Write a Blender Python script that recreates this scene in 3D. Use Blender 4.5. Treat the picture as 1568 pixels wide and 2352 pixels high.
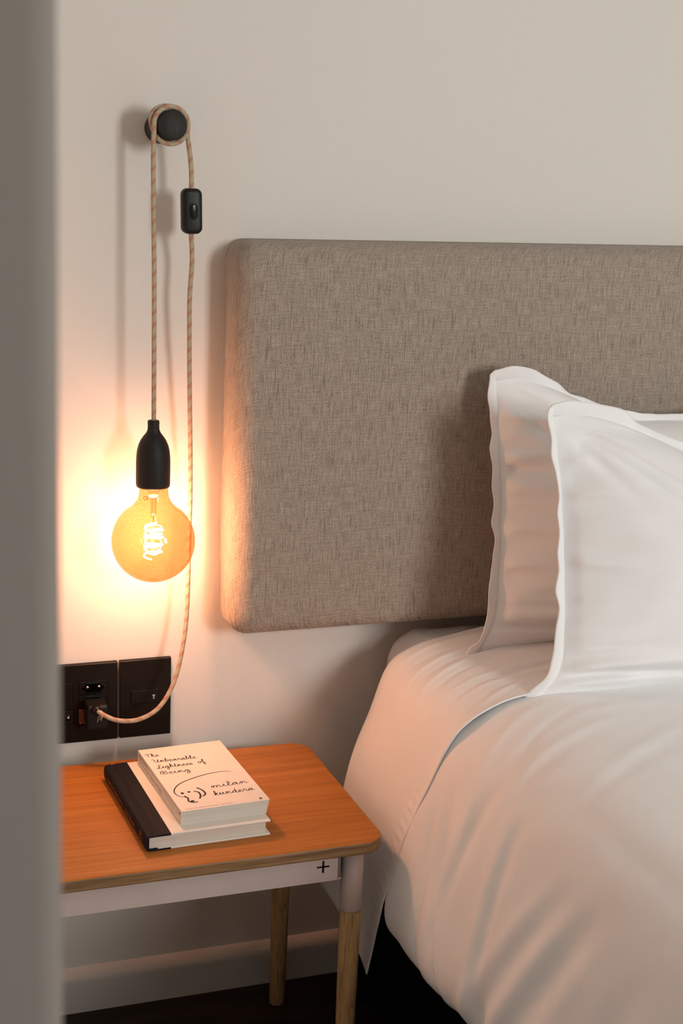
import bpy, bmesh, math, random
import numpy as np
from mathutils import Matrix, Vector

# ------------------------------------------------------------------ scene, camera, light
for o in list(bpy.data.objects):
    bpy.data.objects.remove(o, do_unlink=True)
scene = bpy.context.scene
C = scene.collection
PI = math.pi
rng = random.Random(7)

cam_data = bpy.data.cameras.new('camera')
cam = bpy.data.objects.new('camera', cam_data)
C.objects.link(cam)
scene.camera = cam
cam_data.sensor_fit = 'HORIZONTAL'
cam_data.sensor_width = 24.0
cam_data.lens = 3440.0 / 1568.0 * 24.0
cam_data.clip_start = 0.02
YAW, PITCH, ROLL = math.radians(20.37), math.radians(13.83), math.radians(2.3)
_f = Vector((math.sin(YAW), math.cos(YAW), 0))
_r = Vector((math.cos(YAW), -math.sin(YAW), 0))
_u = Vector((0, 0, 1))
_f2 = _f * math.cos(PITCH) - _u * math.sin(PITCH)
_u2 = _u * math.cos(PITCH) + _f * math.sin(PITCH)
_r3 = _r * math.cos(ROLL) + _u2 * math.sin(ROLL)
_u3 = _u2 * math.cos(ROLL) - _r * math.sin(ROLL)
cam.matrix_world = Matrix(((_r3.x, _u3.x, -_f2.x, 0.0), (_r3.y, _u3.y, -_f2.y, 0.0), (_r3.z, _u3.z, -_f2.z, 1.30), (0, 0, 0, 1)))
cam_data.dof.use_dof = True
cam_data.dof.focus_distance = 2.06
cam_data.dof.aperture_fstop = 6.4
cam_data.dof.aperture_blades = 7

world = bpy.data.worlds.new('world')
scene.world = world
world.use_nodes = True
world.node_tree.nodes['Background'].inputs[0].default_value = (0.9, 0.95, 1.0, 1)
world.node_tree.nodes['Background'].inputs[1].default_value = 0.05

vs = scene.view_settings
vs.view_transform = 'Standard'
vs.look = 'None'
vs.gamma = 1.0
vs.use_curve_mapping = False
vs.exposure = 2.0
cy = scene.cycles
cy.max_bounces = 6
cy.diffuse_bounces = 4
cy.glossy_bounces = 3
cy.transmission_bounces = 2
cy.transparent_max_bounces = 6
cy.caustics_reflective = False
cy.caustics_refractive = False
cy.use_adaptive_sampling = True
cy.adaptive_threshold = 0.035
cy.use_light_tree = False

# daylight entering through the window of the wall behind the camera
WX0, WX1, WZ0, WZ1, WY = 1.55, 2.25, 1.15, 2.15, -1.70
def daylight(name, x0, x1, z0, z1, power, col):
    ld = bpy.data.lights.new(name, 'AREA')
    ld.shape = 'RECTANGLE'
    ld.size = x1 - x0 - 0.08
    ld.size_y = z1 - z0 - 0.08
    ld.energy = power
    ld.color = col
    o = bpy.data.objects.new(name, ld)
    C.objects.link(o)
    o.location = ((x0 + x1) / 2, WY + 0.01, (z0 + z1) / 2)
    o.rotation_euler = (PI / 2, 0, 0)        # facing +Y, into the room
    return o
daylight('daylight', WX0, WX1, WZ0, WZ1, 15.6, (1.0, 0.985, 0.95))

# ------------------------------------------------------------------ node helpers
class NT:
    def __init__(self, name):
        self.m = bpy.data.materials.new(name)
        self.m.use_nodes = True
        self.t = self.m.node_tree
        self.b = self.t.nodes.get('Principled BSDF')
        self.out = self.t.nodes.get('Material Output')
    def n(self, kind, **kw):
        nd = self.t.nodes.new(kind)
        for k, v in kw.items():
            if k.startswith('i_'):
                key = k[2:].replace('_', ' ')
                nd.inputs[key].default_value = v
            else:
                setattr(nd, k, v)
        return nd
    def l(self, a, b):
        self.t.links.new(a, b)
    def coords(self, kind='Object', scale=(1, 1, 1)):
        tc = self.n('ShaderNodeTexCoord')
        mp = self.n('ShaderNodeMapping')
        mp.inputs['Scale'].default_value = scale
        self.l(tc.outputs[kind], mp.inputs[0])
        return mp.outputs[0]
    def noise(self, vec, scale, detail=3, rough=0.55):
        nd = self.n('ShaderNodeTexNoise')
        nd.inputs['Scale'].default_value = scale
        nd.inputs['Detail'].default_value = detail
        nd.inputs['Roughness'].default_value = rough
        self.l(vec, nd.inputs['Vector'])
        return nd.outputs['Fac']
    def ramp(self, fac, stops):
        r = self.n('ShaderNodeValToRGB')
        els = r.color_ramp.elements
        while len(els) < len(stops):
            els.new(0.5)
        for e, (p, c) in zip(els, stops):
            e.position = p
            e.color = c if len(c) == 4 else (*c, 1)
        self.l(fac, r.inputs[0])
        return r.outputs[0]
    def math(self, op, a, b=None):
        nd = self.n('ShaderNodeMath', operation=op)
        for i, v in enumerate((a, b)):
            if v is None:
                continue
            if isinstance(v, (int, float)):
                nd.inputs[i].default_value = v
            else:
                self.l(v, nd.inputs[i])
        return nd.outputs[0]
    def mix(self, fac, a, b, blend='MIX'):
        nd = self.n('ShaderNodeMix', data_type='RGBA', blend_type=blend)
        for s, v in ((0, fac), (6, a), (7, b)):
            if isinstance(v, (int, float)):
                nd.inputs[s].default_value = v
            elif isinstance(v, tuple):
                nd.inputs[s].default_value = v if len(v) == 4 else (*v, 1)
            else:
                self.l(v, nd.inputs[s])
        return nd.outputs[2]
    def bump(self, h, strength, dist):
        nd = self.n('ShaderNodeBump')
        nd.inputs['Strength'].default_value = strength
        nd.inputs['Distance'].default_value = dist
        self.l(h, nd.inputs['Height'])
        self.l(nd.outputs[0], self.b.inputs['Normal'])
    def base(self, v, rough=None, metal=None, spec=None):
        if isinstance(v, tuple):
            self.b.inputs['Base Color'].default_value = (*v, 1)
        else:
            self.l(v, self.b.inputs['Base Color'])
        if rough is not None:
            self.b.inputs['Roughness'].default_value = rough
        if metal is not None:
            self.b.inputs['Metallic'].default_value = metal
        if spec is not None:
            self.b.inputs['Specular IOR Level'].default_value = spec
        return self.m

def m_speck(name, col, rough, spec=0.5, var=0.12, scale=60, bump=0.0, metal=0.0):
    t = NT(name)
    v = t.coords()
    f = t.noise(v, scale, 4)
    d = tuple(c * (1 - var) for c in col)
    e = tuple(min(1, c * (1 + var)) for c in col)
    t.base(t.ramp(f, [(0.3, d), (0.7, e)]), rough, metal, spec)
    if bump:
        t.bump(f, bump, 0.001)
    return t.m

def m_plaster(name, col, bump=0.25):
    t = NT(name)
    v = t.coords()
    big = t.noise(v, 1.6, 1)
    fine = t.noise(v, 95, 3, 0.65)
    t.base(t.ramp(big, [(0.3, tuple(c * 0.975 for c in col)), (0.7, col)]), 0.75, 0, 0.25)
    if bump:
        t.bump(fine, bump, 0.0011)
    return t.m

def m_linen(name, col, bump=0.10):
    t = NT(name)
    v = t.coords()
    f = t.noise(v, 30, 1)
    t.base(t.ramp(f, [(0.3, tuple(c * 0.985 for c in col)), (0.7, col)]), 0.72, 0, 0.25)
    t.b.inputs['Sheen Weight'].default_value = 0.12
    t.b.inputs['Sheen Roughness'].default_value = 0.4
    return t.m

def m_fabric():
    t = NT('taupe_upholstery')
    tc = t.n('ShaderNodeTexCoord')
    sep = t.n('ShaderNodeSeparateXYZ')
    t.l(tc.outputs['Object'], sep.inputs[0])
    x = t.math('SUBTRACT', sep.outputs[0], sep.outputs[1])
    z = t.math('ADD', sep.outputs[2], sep.outputs[1])
    def vec(sx, sz):
        cb = t.n('ShaderNodeCombineXYZ')
        t.l(t.math('MULTIPLY', x, sx), cb.inputs[0])
        t.l(t.math('MULTIPLY', z, sz), cb.inputs[1])
        return cb.outputs[0]
    warp = t.noise(vec(520, 42), 1.0, 2, 0.6)        # vertical slubs
    weft = t.noise(vec(34, 520), 1.0, 2, 0.6)        # horizontal threads
    dots = t.noise(vec(760, 760), 1.0, 1, 0.5)
    fleck = t.noise(vec(380, 24), 1.0, 1, 0.5)
    s = t.math('ADD', t.math('MULTIPLY', warp, 0.30), t.math('MULTIPLY', weft, 0.20))
    s = t.math('ADD', s, t.math('MULTIPLY', dots, 0.50))
    c = t.ramp(s, [(0.36, (0.165, 0.125, 0.097)), (0.47, (0.315, 0.26, 0.212)), (0.58, (0.43, 0.365, 0.305)), (0.68, (0.58, 0.515, 0.445))])
    dark = t.ramp(fleck, [(0.60, (1, 1, 1)), (0.74, (0.70, 0.68, 0.66))])
    t.base(t.mix(1.0, c, dark, 'MULTIPLY'), 0.85, 0, 0.15)
    t.b.inputs['Sheen Weight'].default_value = 0.15
    t.bump(s, 0.7, 0.0012)
    return t.m

def m_wood(name, dark, mid, light, rough=0.42, sx=3.0, sy=46.0, sz=46.0, pores=True):
    t = NT(name)
    v = t.coords('Object', (sx, sy, sz))
    warp = t.noise(t.coords('Object', (2, 5, 5)), 1.5, 2)
    vv = t.n('ShaderNodeVectorMath', operation='ADD')
    cb = t.n('ShaderNodeCombineXYZ')
    t.l(t.math('MULTIPLY', warp, 3.0), cb.inputs[1])
    t.l(v, vv.inputs[0]); t.l(cb.outputs[0], vv.inputs[1])
    g = t.noise(vv.outputs[0], 1.0, 5, 0.62)
    p = t.noise(t.coords('Object', (sx * 4, sy * 8, sz * 8)), 1.0, 2, 0.5)
    c = t.ramp(g, [(0.28, dark), (0.5, mid), (0.72, light)])
    if pores:
        pr = t.ramp(p, [(0.30, (0.62, 0.56, 0.50)), (0.46, (1, 1, 1))])
        c = t.mix(0.8, c, pr, 'MULTIPLY')
    t.base(c, rough, 0, 0.25)
    t.bump(t.math('ADD', g, t.math('MULTIPLY', p, 0.6)), 0.15, 0.0006)
    return t.m

def m_cord():
    t = NT('braided_cord')
    uv = t.n('ShaderNodeUVMap')
    sep = t.n('ShaderNodeSeparateXYZ')
    t.l(uv.outputs[0], sep.inputs[0])
    u, v = sep.outputs[0], sep.outputs[1]            # u: turns around 0..1, v: metres along
    ph = t.math('FRACT', t.math('SUBTRACT', t.math('MULTIPLY', v, 1 / 0.017), u))
    ph2 = t.math('FRACT', t.math('ADD', t.math('MULTIPLY', v, 1 / 0.0035), t.math('MULTIPLY', u, 6.0)))
    ph3 = t.math('FRACT', t.math('SUBTRACT', t.math('MULTIPLY', v, 1 / 0.0035), t.math('MULTIPLY', u, 6.0)))
    band = t.ramp(ph, [(0.0, (1, 1, 1)), (0.34, (1, 1, 1)), (0.40, (0, 0, 0)), (0.94, (0, 0, 0))])
    weave = t.math('MULTIPLY', t.math('PINGPONG', ph2, 0.5), t.math('PINGPONG', ph3, 0.5))
    nz = t.noise(t.coords('Object'), 900, 2)
    blot = t.noise(t.coords('Object'), 260, 2)
    fac = t.math('MULTIPLY', band, t.math('ADD', 0.0, t.math('MULTIPLY', t.math('ADD', nz, blot), 0.72)))
    beige = t.mix(nz, (0.36, 0.28, 0.185), (0.60, 0.50, 0.36))
    c = t.mix(fac, beige, (0.47, 0.215, 0.15))
    t.base(c, 0.9, 0, 0.1)
    t.bump(t.math('ADD', weave, t.math('MULTIPLY', nz, 0.2)), 0.9, 0.0012)
    return t.m

def m_glass(name, centre, rim):
    t = NT(name)
    lw = t.n('ShaderNodeLayerWeight')
    lw.inputs['Blend'].default_value = 0.5
    tr = t.n('ShaderNodeBsdfTransparent')
    col = t.ramp(lw.outputs['Facing'], [(0.0, centre), (0.55, centre), (1.0, rim)])
    t.l(col, tr.inputs[0])
    gl = t.n('ShaderNodeBsdfGlossy')
    gl.inputs['Roughness'].default_value = 0.015
    gl.inputs['Color'].default_value = (1, 0.97, 0.92, 1)
    mx = t.n('ShaderNodeMixShader')
    t.l(t.math('ADD', 0.035, t.math('MULTIPLY', t.math('POWER', lw.outputs['Facing'], 4.0), 0.5)), mx.inputs[0])
    t.l(tr.outputs[0], mx.inputs[1]); t.l(gl.outputs[0], mx.inputs[2])
    t.l(mx.outputs[0], t.out.inputs[0])
    return t.m

def m_emit(name, col, strength):
    t = NT(name)
    e = t.n('ShaderNodeEmission')
    e.inputs[0].default_value = (*col, 1)
    e.inputs[1].default_value = strength
    t.l(e.outputs[0], t.out.inputs[0])
    return t.m

MAT = dict(
    wall=m_plaster('warm_white_plaster', (0.74, 0.705, 0.655)),
    ceiling=m_plaster('white_ceiling_paint', (0.72, 0.70, 0.67), 0),
    white_wall=m_plaster('pale_stone_wall_paint', (0.58, 0.56, 0.53), 0),
    grey_wall=m_plaster('taupe_grey_paint', (0.27, 0.24, 0.214), 0),
    base=m_plaster('baseboard_paint', (0.66, 0.62, 0.57), 0),
    floor=m_wood('dark_floor_wood', (0.012, 0.006, 0.004), (0.026, 0.012, 0.007), (0.05, 0.022, 0.012), 0.45, 3, 22, 22),
    fabric=m_fabric(),
    linen=m_linen('white_bed_linen', (0.91, 0.91, 0.915)),
    sheet=m_linen('white_fitted_sheet', (0.80, 0.78, 0.76)),
    blackbase=m_speck('black_bed_cloth', (0.004, 0.0035, 0.0035), 0.95, 0.05),
    oak=m_wood('oiled_oak', (0.34, 0.110, 0.016), (0.43, 0.148, 0.024), (0.50, 0.185, 0.034), 0.5, 2.6, 95, 95),
    oak_edge=m_wood('oak_edge_shaded', (0.13, 0.070, 0.032), (0.24, 0.135, 0.062), (0.33, 0.20, 0.10), 0.5, 5.0, 60, 90),
    oak_leg=m_wood('oak_leg_wood', (0.32, 0.18, 0.075), (0.58, 0.35, 0.155), (0.70, 0.46, 0.24), 0.5, 70, 70, 4.0),
    pink_metal=m_speck('pale_blush_lacquer', (0.57, 0.46, 0.425), 0.45, 0.4, 0.03, 30),
    drawer_in=m_speck('dark_drawer_inside', (0.02, 0.018, 0.012), 0.8, 0.2),
    blackwood=m_wood('black_stained_wood', (0.010, 0.009, 0.008), (0.018, 0.016, 0.014), (0.028, 0.024, 0.021), 0.55, 60, 60, 6, False),
    blackplastic=m_speck('black_plastic', (0.007, 0.007, 0.007), 0.45, 0.28, 0.1, 80),
    gloss=m_speck('glossy_black_plastic', (0.006, 0.006, 0.006), 0.28, 0.3, 0.1, 80),
    plate=m_speck('dark_bronze_plate', (0.007, 0.004, 0.0025), 0.42, 0.18, 0.12, 90),
    module=m_speck('dark_module_plastic', (0.006, 0.004, 0.003), 0.42, 0.18, 0.12, 90),
    hole=m_speck('socket_hole', (0.002, 0.002, 0.002), 0.9, 0.0),
    brown=m_speck('brown_plastic', (0.13, 0.045, 0.018), 0.4, 0.5),
    metal=m_speck('brushed_metal', (0.55, 0.53, 0.50), 0.3, 0.5, 0.08, 90, 0, 1.0),
    icon=m_speck('grey_print', (0.48, 0.42, 0.34), 0.6, 0.2),
    cord=m_cord(),
    thread=m_speck('loose_thread_fibre', (0.62, 0.52, 0.40), 0.9, 0.1),
    glass=m_glass('amber_bulb_glass', (1.0, 0.50, 0.34), (0.88, 0.36, 0.17)),
    stem=m_glass('clear_stem_glass', (0.97, 0.94, 0.88), (0.75, 0.62, 0.45)),
    filament=m_emit('glowing_filament', (1.0, 0.88, 0.67), 142.0),
    wire=m_speck('support_wire', (0.5, 0.42, 0.3), 0.35, 0.5, 0.05, 90, 0, 1.0),
    cover=m_speck('cream_card_cover', (0.76, 0.70, 0.63), 0.5, 0.35, 0.02, 40),
    pages=None,
    board=m_speck('white_book_board', (0.76, 0.72, 0.66), 0.6, 0.3, 0.02, 40),
    navy=m_speck('navy_black_cloth', (0.008, 0.008, 0.011), 0.7, 0.15, 0.2, 400, 0.2),
    ink=m_speck('black_ink', (0.012, 0.009, 0.010), 0.6, 0.2),
    greyink=m_speck('grey_ink', (0.22, 0.20, 0.19), 0.6, 0.2),
    gold=m_speck('gold_foil', (0.50, 0.24, 0.08), 0.4, 0.5, 0.1, 90, 0, 0.6),
    frame=m_speck('white_window_paint', (0.7, 0.69, 0.66), 0.5, 0.4),
)

def m_pages():
    t = NT('page_edges')
    v = t.coords('Object', (6, 6, 2600))
    f = t.noise(v, 1.0, 2)
    t.base(t.ramp(f, [(0.3, (0.56, 0.50, 0.43)), (0.7, (0.72, 0.67, 0.60))]), 0.8, 0, 0.1)
    t.bump(f, 0.4, 0.0005)
    return t.m
MAT['pages'] = m_pages()

# ------------------------------------------------------------------ mesh helpers
def link(name, me, mat=None, parent=None, smooth=False):
    if mat is not None:
        me.materials.clear()
        me.materials.append(MAT[mat] if isinstance(mat, str) else mat)
    if smooth:
        me.polygons.foreach_set('use_smooth', [True] * len(me.polygons))
    o = bpy.data.objects.new(name, me)
    C.objects.link(o)
    if parent is not None:
        o.parent = parent
    return o

def from_bm(name, bm, mat, parent=None, smooth=False):
    bmesh.ops.recalc_face_normals(bm, faces=bm.faces)
    me = bpy.data.meshes.new(name)
    bm.to_mesh(me)
    bm.free()
    return link(name, me, mat, parent, smooth)

def from_py(name, verts, faces, mat, parent=None, smooth=False, recalc=True):
    me = bpy.data.meshes.new(name)
    me.from_pydata([tuple(map(float, v)) for v in verts], [], faces)
    if recalc:
        bm = bmesh.new(); bm.from_mesh(me)
        bmesh.ops.recalc_face_normals(bm, faces=bm.faces)
        bm.to_mesh(me); bm.free()
    return link(name, me, mat, parent, smooth)

def empty(name, loc, label=None, cat=None, group=None, rot=(0, 0, 0)):
    o = bpy.data.objects.new(name, None)
    o.empty_display_size = 0.05
    C.objects.link(o)
    o.location = loc
    o.rotation_euler = rot
    tag(o, label, cat, group)
    return o

def tag(o, label=None, cat=None, group=None, kind=None):
    if label: o['label'] = label
    if cat: o['category'] = cat
    if group: o['group'] = group
    if kind: o['kind'] = kind
    return o

def bm_box(x0, x1, y0, y1, z0, z1, bm=None, bevel=0.0, seg=2):
    bm = bm or bmesh.new()
    r = bmesh.ops.create_cube(bm, size=1.0)
    vs_ = r['verts']
    for v in vs_:
        v.co = ((x0 + x1) / 2 + v.co.x * (x1 - x0), (y0 + y1) / 2 + v.co.y * (y1 - y0), (z0 + z1) / 2 + v.co.z * (z1 - z0))
    if bevel > 0:
        es = list({e for v in vs_ for e in v.link_edges})
        bmesh.ops.bevel(bm, geom=es, offset=bevel, segments=seg, affect='EDGES', profile=0.5)
    return bm

def box(name, x0, x1, y0, y1, z0, z1, mat, parent=None, bevel=0.0, seg=2):
    return from_bm(name, bm_box(x0, x1, y0, y1, z0, z1, None, bevel, seg), mat, parent, False)

def lathe(name, prof, mat, parent=None, n=48, axis='Z', center=(0, 0, 0), smooth=True):
    """prof: list of (r, h); caps where r == 0."""
    verts, faces, rings = [], [], []
    for r, h in prof:
        if r < 1e-6:
            rings.append([len(verts)])
            verts.append((0, 0, h))
        else:
            rings.append(list(range(len(verts), len(verts) + n)))
            for i in range(n):
                a = 2 * PI * i / n
                verts.append((r * math.cos(a), r * math.sin(a), h))
    for A, B in zip(rings[:-1], rings[1:]):
        for i in range(n):
            j = (i + 1) % n
            if len(A) == 1 and len(B) == 1:
                continue
            if len(A) == 1:
                faces.append((A[0], B[j], B[i]))
            elif len(B) == 1:
                faces.append((A[i], A[j], B[0]))
            else:
                faces.append((A[i], A[j], B[j], B[i]))
    if axis == 'Y':      # h runs along -Y (out of the wall)
        verts = [(x, -h, y) for x, y, h in verts]
    verts = [(x + center[0], y + center[1], z + center[2]) for x, y, z in verts]
    return from_py(name, verts, faces, mat, parent, smooth)

def catmull(P, per=8, closed=False):
    P = np.asarray(P, float)
    n = len(P)
    out = []
    for i in range(n if closed else n - 1):
        if closed:
            p0, p1, p2, p3 = P[(i - 1) % n], P[i], P[(i + 1) % n], P[(i + 2) % n]
        else:
            p0, p1, p2, p3 = P[max(i - 1, 0)], P[i], P[i + 1], P[min(i + 2, n - 1)]
        for k in range(per):
            t = k / per
            out.append(0.5 * ((2 * p1) + (-p0 + p2) * t + (2 * p0 - 5 * p1 + 4 * p2 - p3) * t * t + (-p0 + 3 * p1 - 3 * p2 + p3) * t ** 3))
    if not closed:
        out.append(P[-1])
    return np.array(out)

def tube(name, P, r, mat, parent=None, n=10, caps=True, uv=False):
    P = np.asarray(P, float)
    T = np.gradient(P, axis=0)
    T /= np.linalg.norm(T, axis=1)[:, None] + 1e-12
    up = np.array([0, 0, 1.0]) if abs(T[0][2]) < 0.9 else np.array([1.0, 0, 0])
    N = np.cross(T[0], up); N /= np.linalg.norm(N)
    verts, faces = [], []
    R = r if hasattr(r, '__len__') else [r] * len(P)
    s = np.r_[0, np.cumsum(np.linalg.norm(np.diff(P, axis=0), axis=1))]
    for i, p in enumerate(P):
        N = N - T[i] * (N @ T[i]); N /= np.linalg.norm(N)
        B = np.cross(T[i], N)
        for k in range(n):
            a = 2 * PI * k / n
            verts.append(p + R[i] * (math.cos(a) * N + math.sin(a) * B))
    for i in range(len(P) - 1):
        for k in range(n):
            k2 = (k + 1) % n
            faces.append((i * n + k, i * n + k2, (i + 1) * n + k2, (i + 1) * n + k))
    nb = len(faces)
    if caps:
        faces.append(tuple(range(n - 1, -1, -1)))
        faces.append(tuple((len(P) - 1) * n + k for k in range(n)))
    o = from_py(name, verts, faces, mat, parent, True, recalc=False)
    if uv:
        lay = o.data.uv_layers.new(name='UVMap')
        for f in range(nb):
            i, k = divmod(f, n)
            uvs = ((k / n, s[i]), ((k + 1) / n, s[i]), ((k + 1) / n, s[i + 1]), (k / n, s[i + 1]))
            for c, li in enumerate(o.data.polygons[f].loop_indices):
                lay.data[li].uv = uvs[c]
    return o

def grid_mesh(name, V, mat, parent=None, thick=0.0, sub=0, outward=None):
    """V: (ny, nx, 3) array of points."""
    ny, nx = V.shape[:2]
    verts = V.reshape(-1, 3)
    faces = [(j * nx + i, j * nx + i + 1, (j + 1) * nx + i + 1, (j + 1) * nx + i) for j in range(ny - 1) for i in range(nx - 1)]
    o = from_py(name, verts, faces, mat, parent, True, recalc=False)
    if thick:
        md = o.modifiers.new('thickness', 'SOLIDIFY')
        md.thickness = thick
        md.offset = -1
    if sub:
        md = o.modifiers.new('smooth', 'SUBSURF')
        md.levels = md.render_levels = sub
    return o

def rrect(x0, x1, z0, z1, r, n=6):
    pts = []
    for cx, cz, a0 in ((x1 - r, z1 - r, 0), (x0 + r, z1 - r, 90), (x0 + r, z0 + r, 180), (x1 - r, z0 + r, 270)):
        for k in range(n + 1):
            a = math.radians(a0 + 90 * k / n)
            pts.append((cx + r * math.cos(a), cz + r * math.sin(a)))
    return pts

def loft(name, rings, mat, parent=None, smooth=True, cap0=True, cap1=True):
    n = len(rings[0])
    verts = [v for R in rings for v in R]
    faces = [(i * n + k, i * n + (k + 1) % n, (i + 1) * n + (k + 1) % n, (i + 1) * n + k) for i in range(len(rings) - 1) for k in range(n)]
    if cap0: faces.append(tuple(range(n)))
    if cap1: faces.append(tuple((len(rings) - 1) * n + k for k in range(n)))
    return from_py(name, verts, faces, mat, parent, smooth)

def ss(a, b, x):
    t = np.clip((x - a) / (b - a), 0, 1)
    return t * t * (3 - 2 * t)

_perm = np.random.RandomState(3).rand(256, 256)
def vnoise(x, y):
    xi, yi = np.floor(x).astype(int), np.floor(y).astype(int)
    fx, fy = x - xi, y - yi
    fx, fy = fx * fx * (3 - 2 * fx), fy * fy * (3 - 2 * fy)
    g = lambda a, b: _perm[a % 256, b % 256]
    return (g(xi, yi) * (1 - fx) + g(xi + 1, yi) * fx) * (1 - fy) + (g(xi, yi + 1) * (1 - fx) + g(xi + 1, yi + 1) * fx) * fy - 0.5

# ------------------------------------------------------------------ the room
YW = 2.045                      # face of the wall behind the bed
RX0, RX1, RZ = -1.60, 3.40, 2.65
def struct(o):
    o['kind'] = 'structure'
    return o
struct(box('floor', RX0 - .1, RX1 + .1, WY - .2, YW + .1, -0.06, 0.0, 'floor'))
struct(box('ceiling', RX0 - .1, RX1 + .1, WY - .2, YW + .1, RZ, RZ + .08, 'ceiling'))
struct(box('wall_back', RX0 - .1, RX1 + .1, YW, YW + 0.10, 0.0, RZ, 'wall'))
struct(box('wall_outer', RX0 - .1, RX0, WY, YW, 0.0, RZ, 'white_wall'))
struct(box('wall_right', RX1, RX1 + .1, WY, YW, 0.0, RZ, 'white_wall'))
# wall with the window, built around its opening
bm = bm_box(RX0, WX0, WY - .12, WY, 0, RZ)
bm_box(WX1, RX1, WY - .12, WY, 0, RZ, bm)
bm_box(WX0, WX1, WY - .12, WY, 0, WZ0, bm)
bm_box(WX0, WX1, WY - .12, WY, WZ1, RZ, bm)
struct(from_bm('wall_front', bm, 'white_wall'))
def window(name, x0, x1, z0, z1, bars):
    b = bm_box(x0, x0 + .04, WY - .08, WY - .02, z0, z1)
    bm_box(x1 - .04, x1, WY - .08, WY - .02, z0, z1, b)
    bm_box(x0 + .04, x1 - .04, WY - .08, WY - .02, z0, z0 + .04, b)
    bm_box(x0 + .04, x1 - .04, WY - .08, WY - .02, z1 - .04, z1, b)
    for i in range(1, bars):
        xm = x0 + (x1 - x0) * i / bars
        bm_box(xm - .02, xm + .02, WY - .08, WY - .02, z0 + .04, z1 - .04, b)
    struct(from_bm(name, b, 'frame'))
window('window_1', WX0, WX1, WZ0, WZ1, 1)
# partition end in the foreground, beside the camera
struct(from_bm('wall_partition', bm_box(RX0, 0.1045, 0.62, 0.74, 0.0, RZ, None, 0.012, 4), 'grey_wall'))

# added unseen wall closing the nook, bounces the lamp's warm light onto the bed
struct(box('bounce_wall_left', 0.02, 0.115, 0.74, YW, 0.0, RZ, 'wall'))

# baseboard with a rounded, sloping top
prof = [(YW, 0.0), (2.029, 0.0), (2.029, 0.050), (2.0296, 0.0545), (2.0315, 0.0585), (2.0350, 0.0620), (2.0395, 0.0650), (YW, 0.0685)]
bb = struct(loft('baseboard_back', [[(x, y, z) for y, z in prof] for x in (0.115, RX1)], 'base', None, False))

# ------------------------------------------------------------------ headboard
def headboard():
    x0, x1, z0, z1 = 0.569, 2.632, 0.6045, 1.166
    yf, yb = 1.957, YW - 0.001
    R = 0.030
    rings = []
    steps = [(yb, 0.006, 0.024)] + [(yb - 0.008, 0.0, 0.026), (yf + R + 0.012, 0.0, 0.028)]
    for k in range(0, 8):
        a = math.radians(90 * k / 7)
        steps.append((yf + R - R * math.sin(a), R - R * math.cos(a), 0.028))
    steps.append((yf - 0.0015, R + 0.03, 0.028))
    steps.append((yf - 0.002, R + 0.12, 0.02))
    for y, ins, r in steps:
        pts = rrect(x0 + ins, x1 - ins, z0 + ins, z1 - ins, max(0.006, r - ins * 0.25), 6)
        rings.append([(x, y, z) for x, z in pts])
    o = loft('headboard', rings, 'fabric')
    tag(o, 'taupe grey fabric upholstered headboard panel fixed to the wall behind the bed', 'headboard')
headboard()

# ------------------------------------------------------------------ bed
BC = 1.60                        # centre line of the bed in x
def mirror_profile(P):
    P = np.array(P)
    Q = P[::-1].copy(); Q[:, 0] = 2 * BC - Q[:, 0]
    return np.vstack([P, Q])

bed = empty('bed', (BC, 1.0, 0), 'white-sheeted mattress on a black base under the duvet', 'bed')
def child_at_world(o, parent):
    o.parent = parent
    o.matrix_parent_inverse = Matrix.Translation(-Vector(parent.location)) if parent.rotation_euler[:] == (0, 0, 0) else parent.matrix_basis.inverted()
    return o
def mattress():
    x0, x1, y0, y1, z0, z1, r = 0.827, 2 * BC - 0.827, 0.03, 2.022, 0.285, 0.583, 0.05
    nx, ny = 130, 220
    px = [(x0, z0)] + [(x0, z0 + (z1 - r - z0) * k / 12) for k in range(1, 13)] + [(x0 + r - r * math.cos(math.radians(a)), z1 - r + r * math.sin(math.radians(a))) for a in range(10, 91, 10)]
    px += [(x0 + r + (BC - x0 - r) * k / 40, z1) for k in range(1, 41)]
    P = mirror_profile(px[:-1])
    ys = np.linspace(y0, y1, ny)
    V = np.zeros((ny, len(P), 3))
    for j, y in enumerate(ys):
        e = max(0, 1 - (y1 - y) / 0.03)
        drop = 0.03 * (1 - math.sqrt(max(0, 1 - e * e)))
        V[j, :, 0] = BC + (P[:, 0] - BC) * (1 - 0.010 * e)
        V[j, :, 1] = y
        V[j, :, 2] = P[:, 1] - (drop + 0.022 * (1 - ss(1.72, 1.90, y))) * ss(0.4, 0.58, P[:, 1])
        w = ss(0.45, 0.56, P[:, 1])
        V[j, :, 2] += w * (0.010 * vnoise(P[:, 0] * 13 + y * 9, np.full(len(P), y * 24)) + 0.005 * vnoise(P[:, 0] * 40, np.full(len(P), y * 60)))
        V[j, :, 0] += (1 - w) * 0.008 * vnoise(P[:, 1] * 20, np.full(len(P), y * 22)) * np.sign(P[:, 0] - BC) * -1
    ny_, n = V.shape[:2]
    verts = V.reshape(-1, 3).tolist()
    faces = [(j * n + i, j * n + i + 1, (j + 1) * n + i + 1, (j + 1) * n + i) for j in range(ny_ - 1) for i in range(n - 1)]
    faces.append(tuple(range(n))); faces.append(tuple((ny_ - 1) * n + i for i in range(n)))
    faces += [(j * n, (j + 1) * n, (j + 1) * n + n - 1, j * n + n - 1) for j in range(ny_ - 1)]
    return child_at_world(from_py('mattress', verts, faces, 'sheet', None, True), bed)
mattress()
child_at_world(box('bed_base', 0.770, 2 * BC - .770, 0.06, 2.0, 0.04, 0.285, 'blackbase', None, 0.006), bed)
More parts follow.
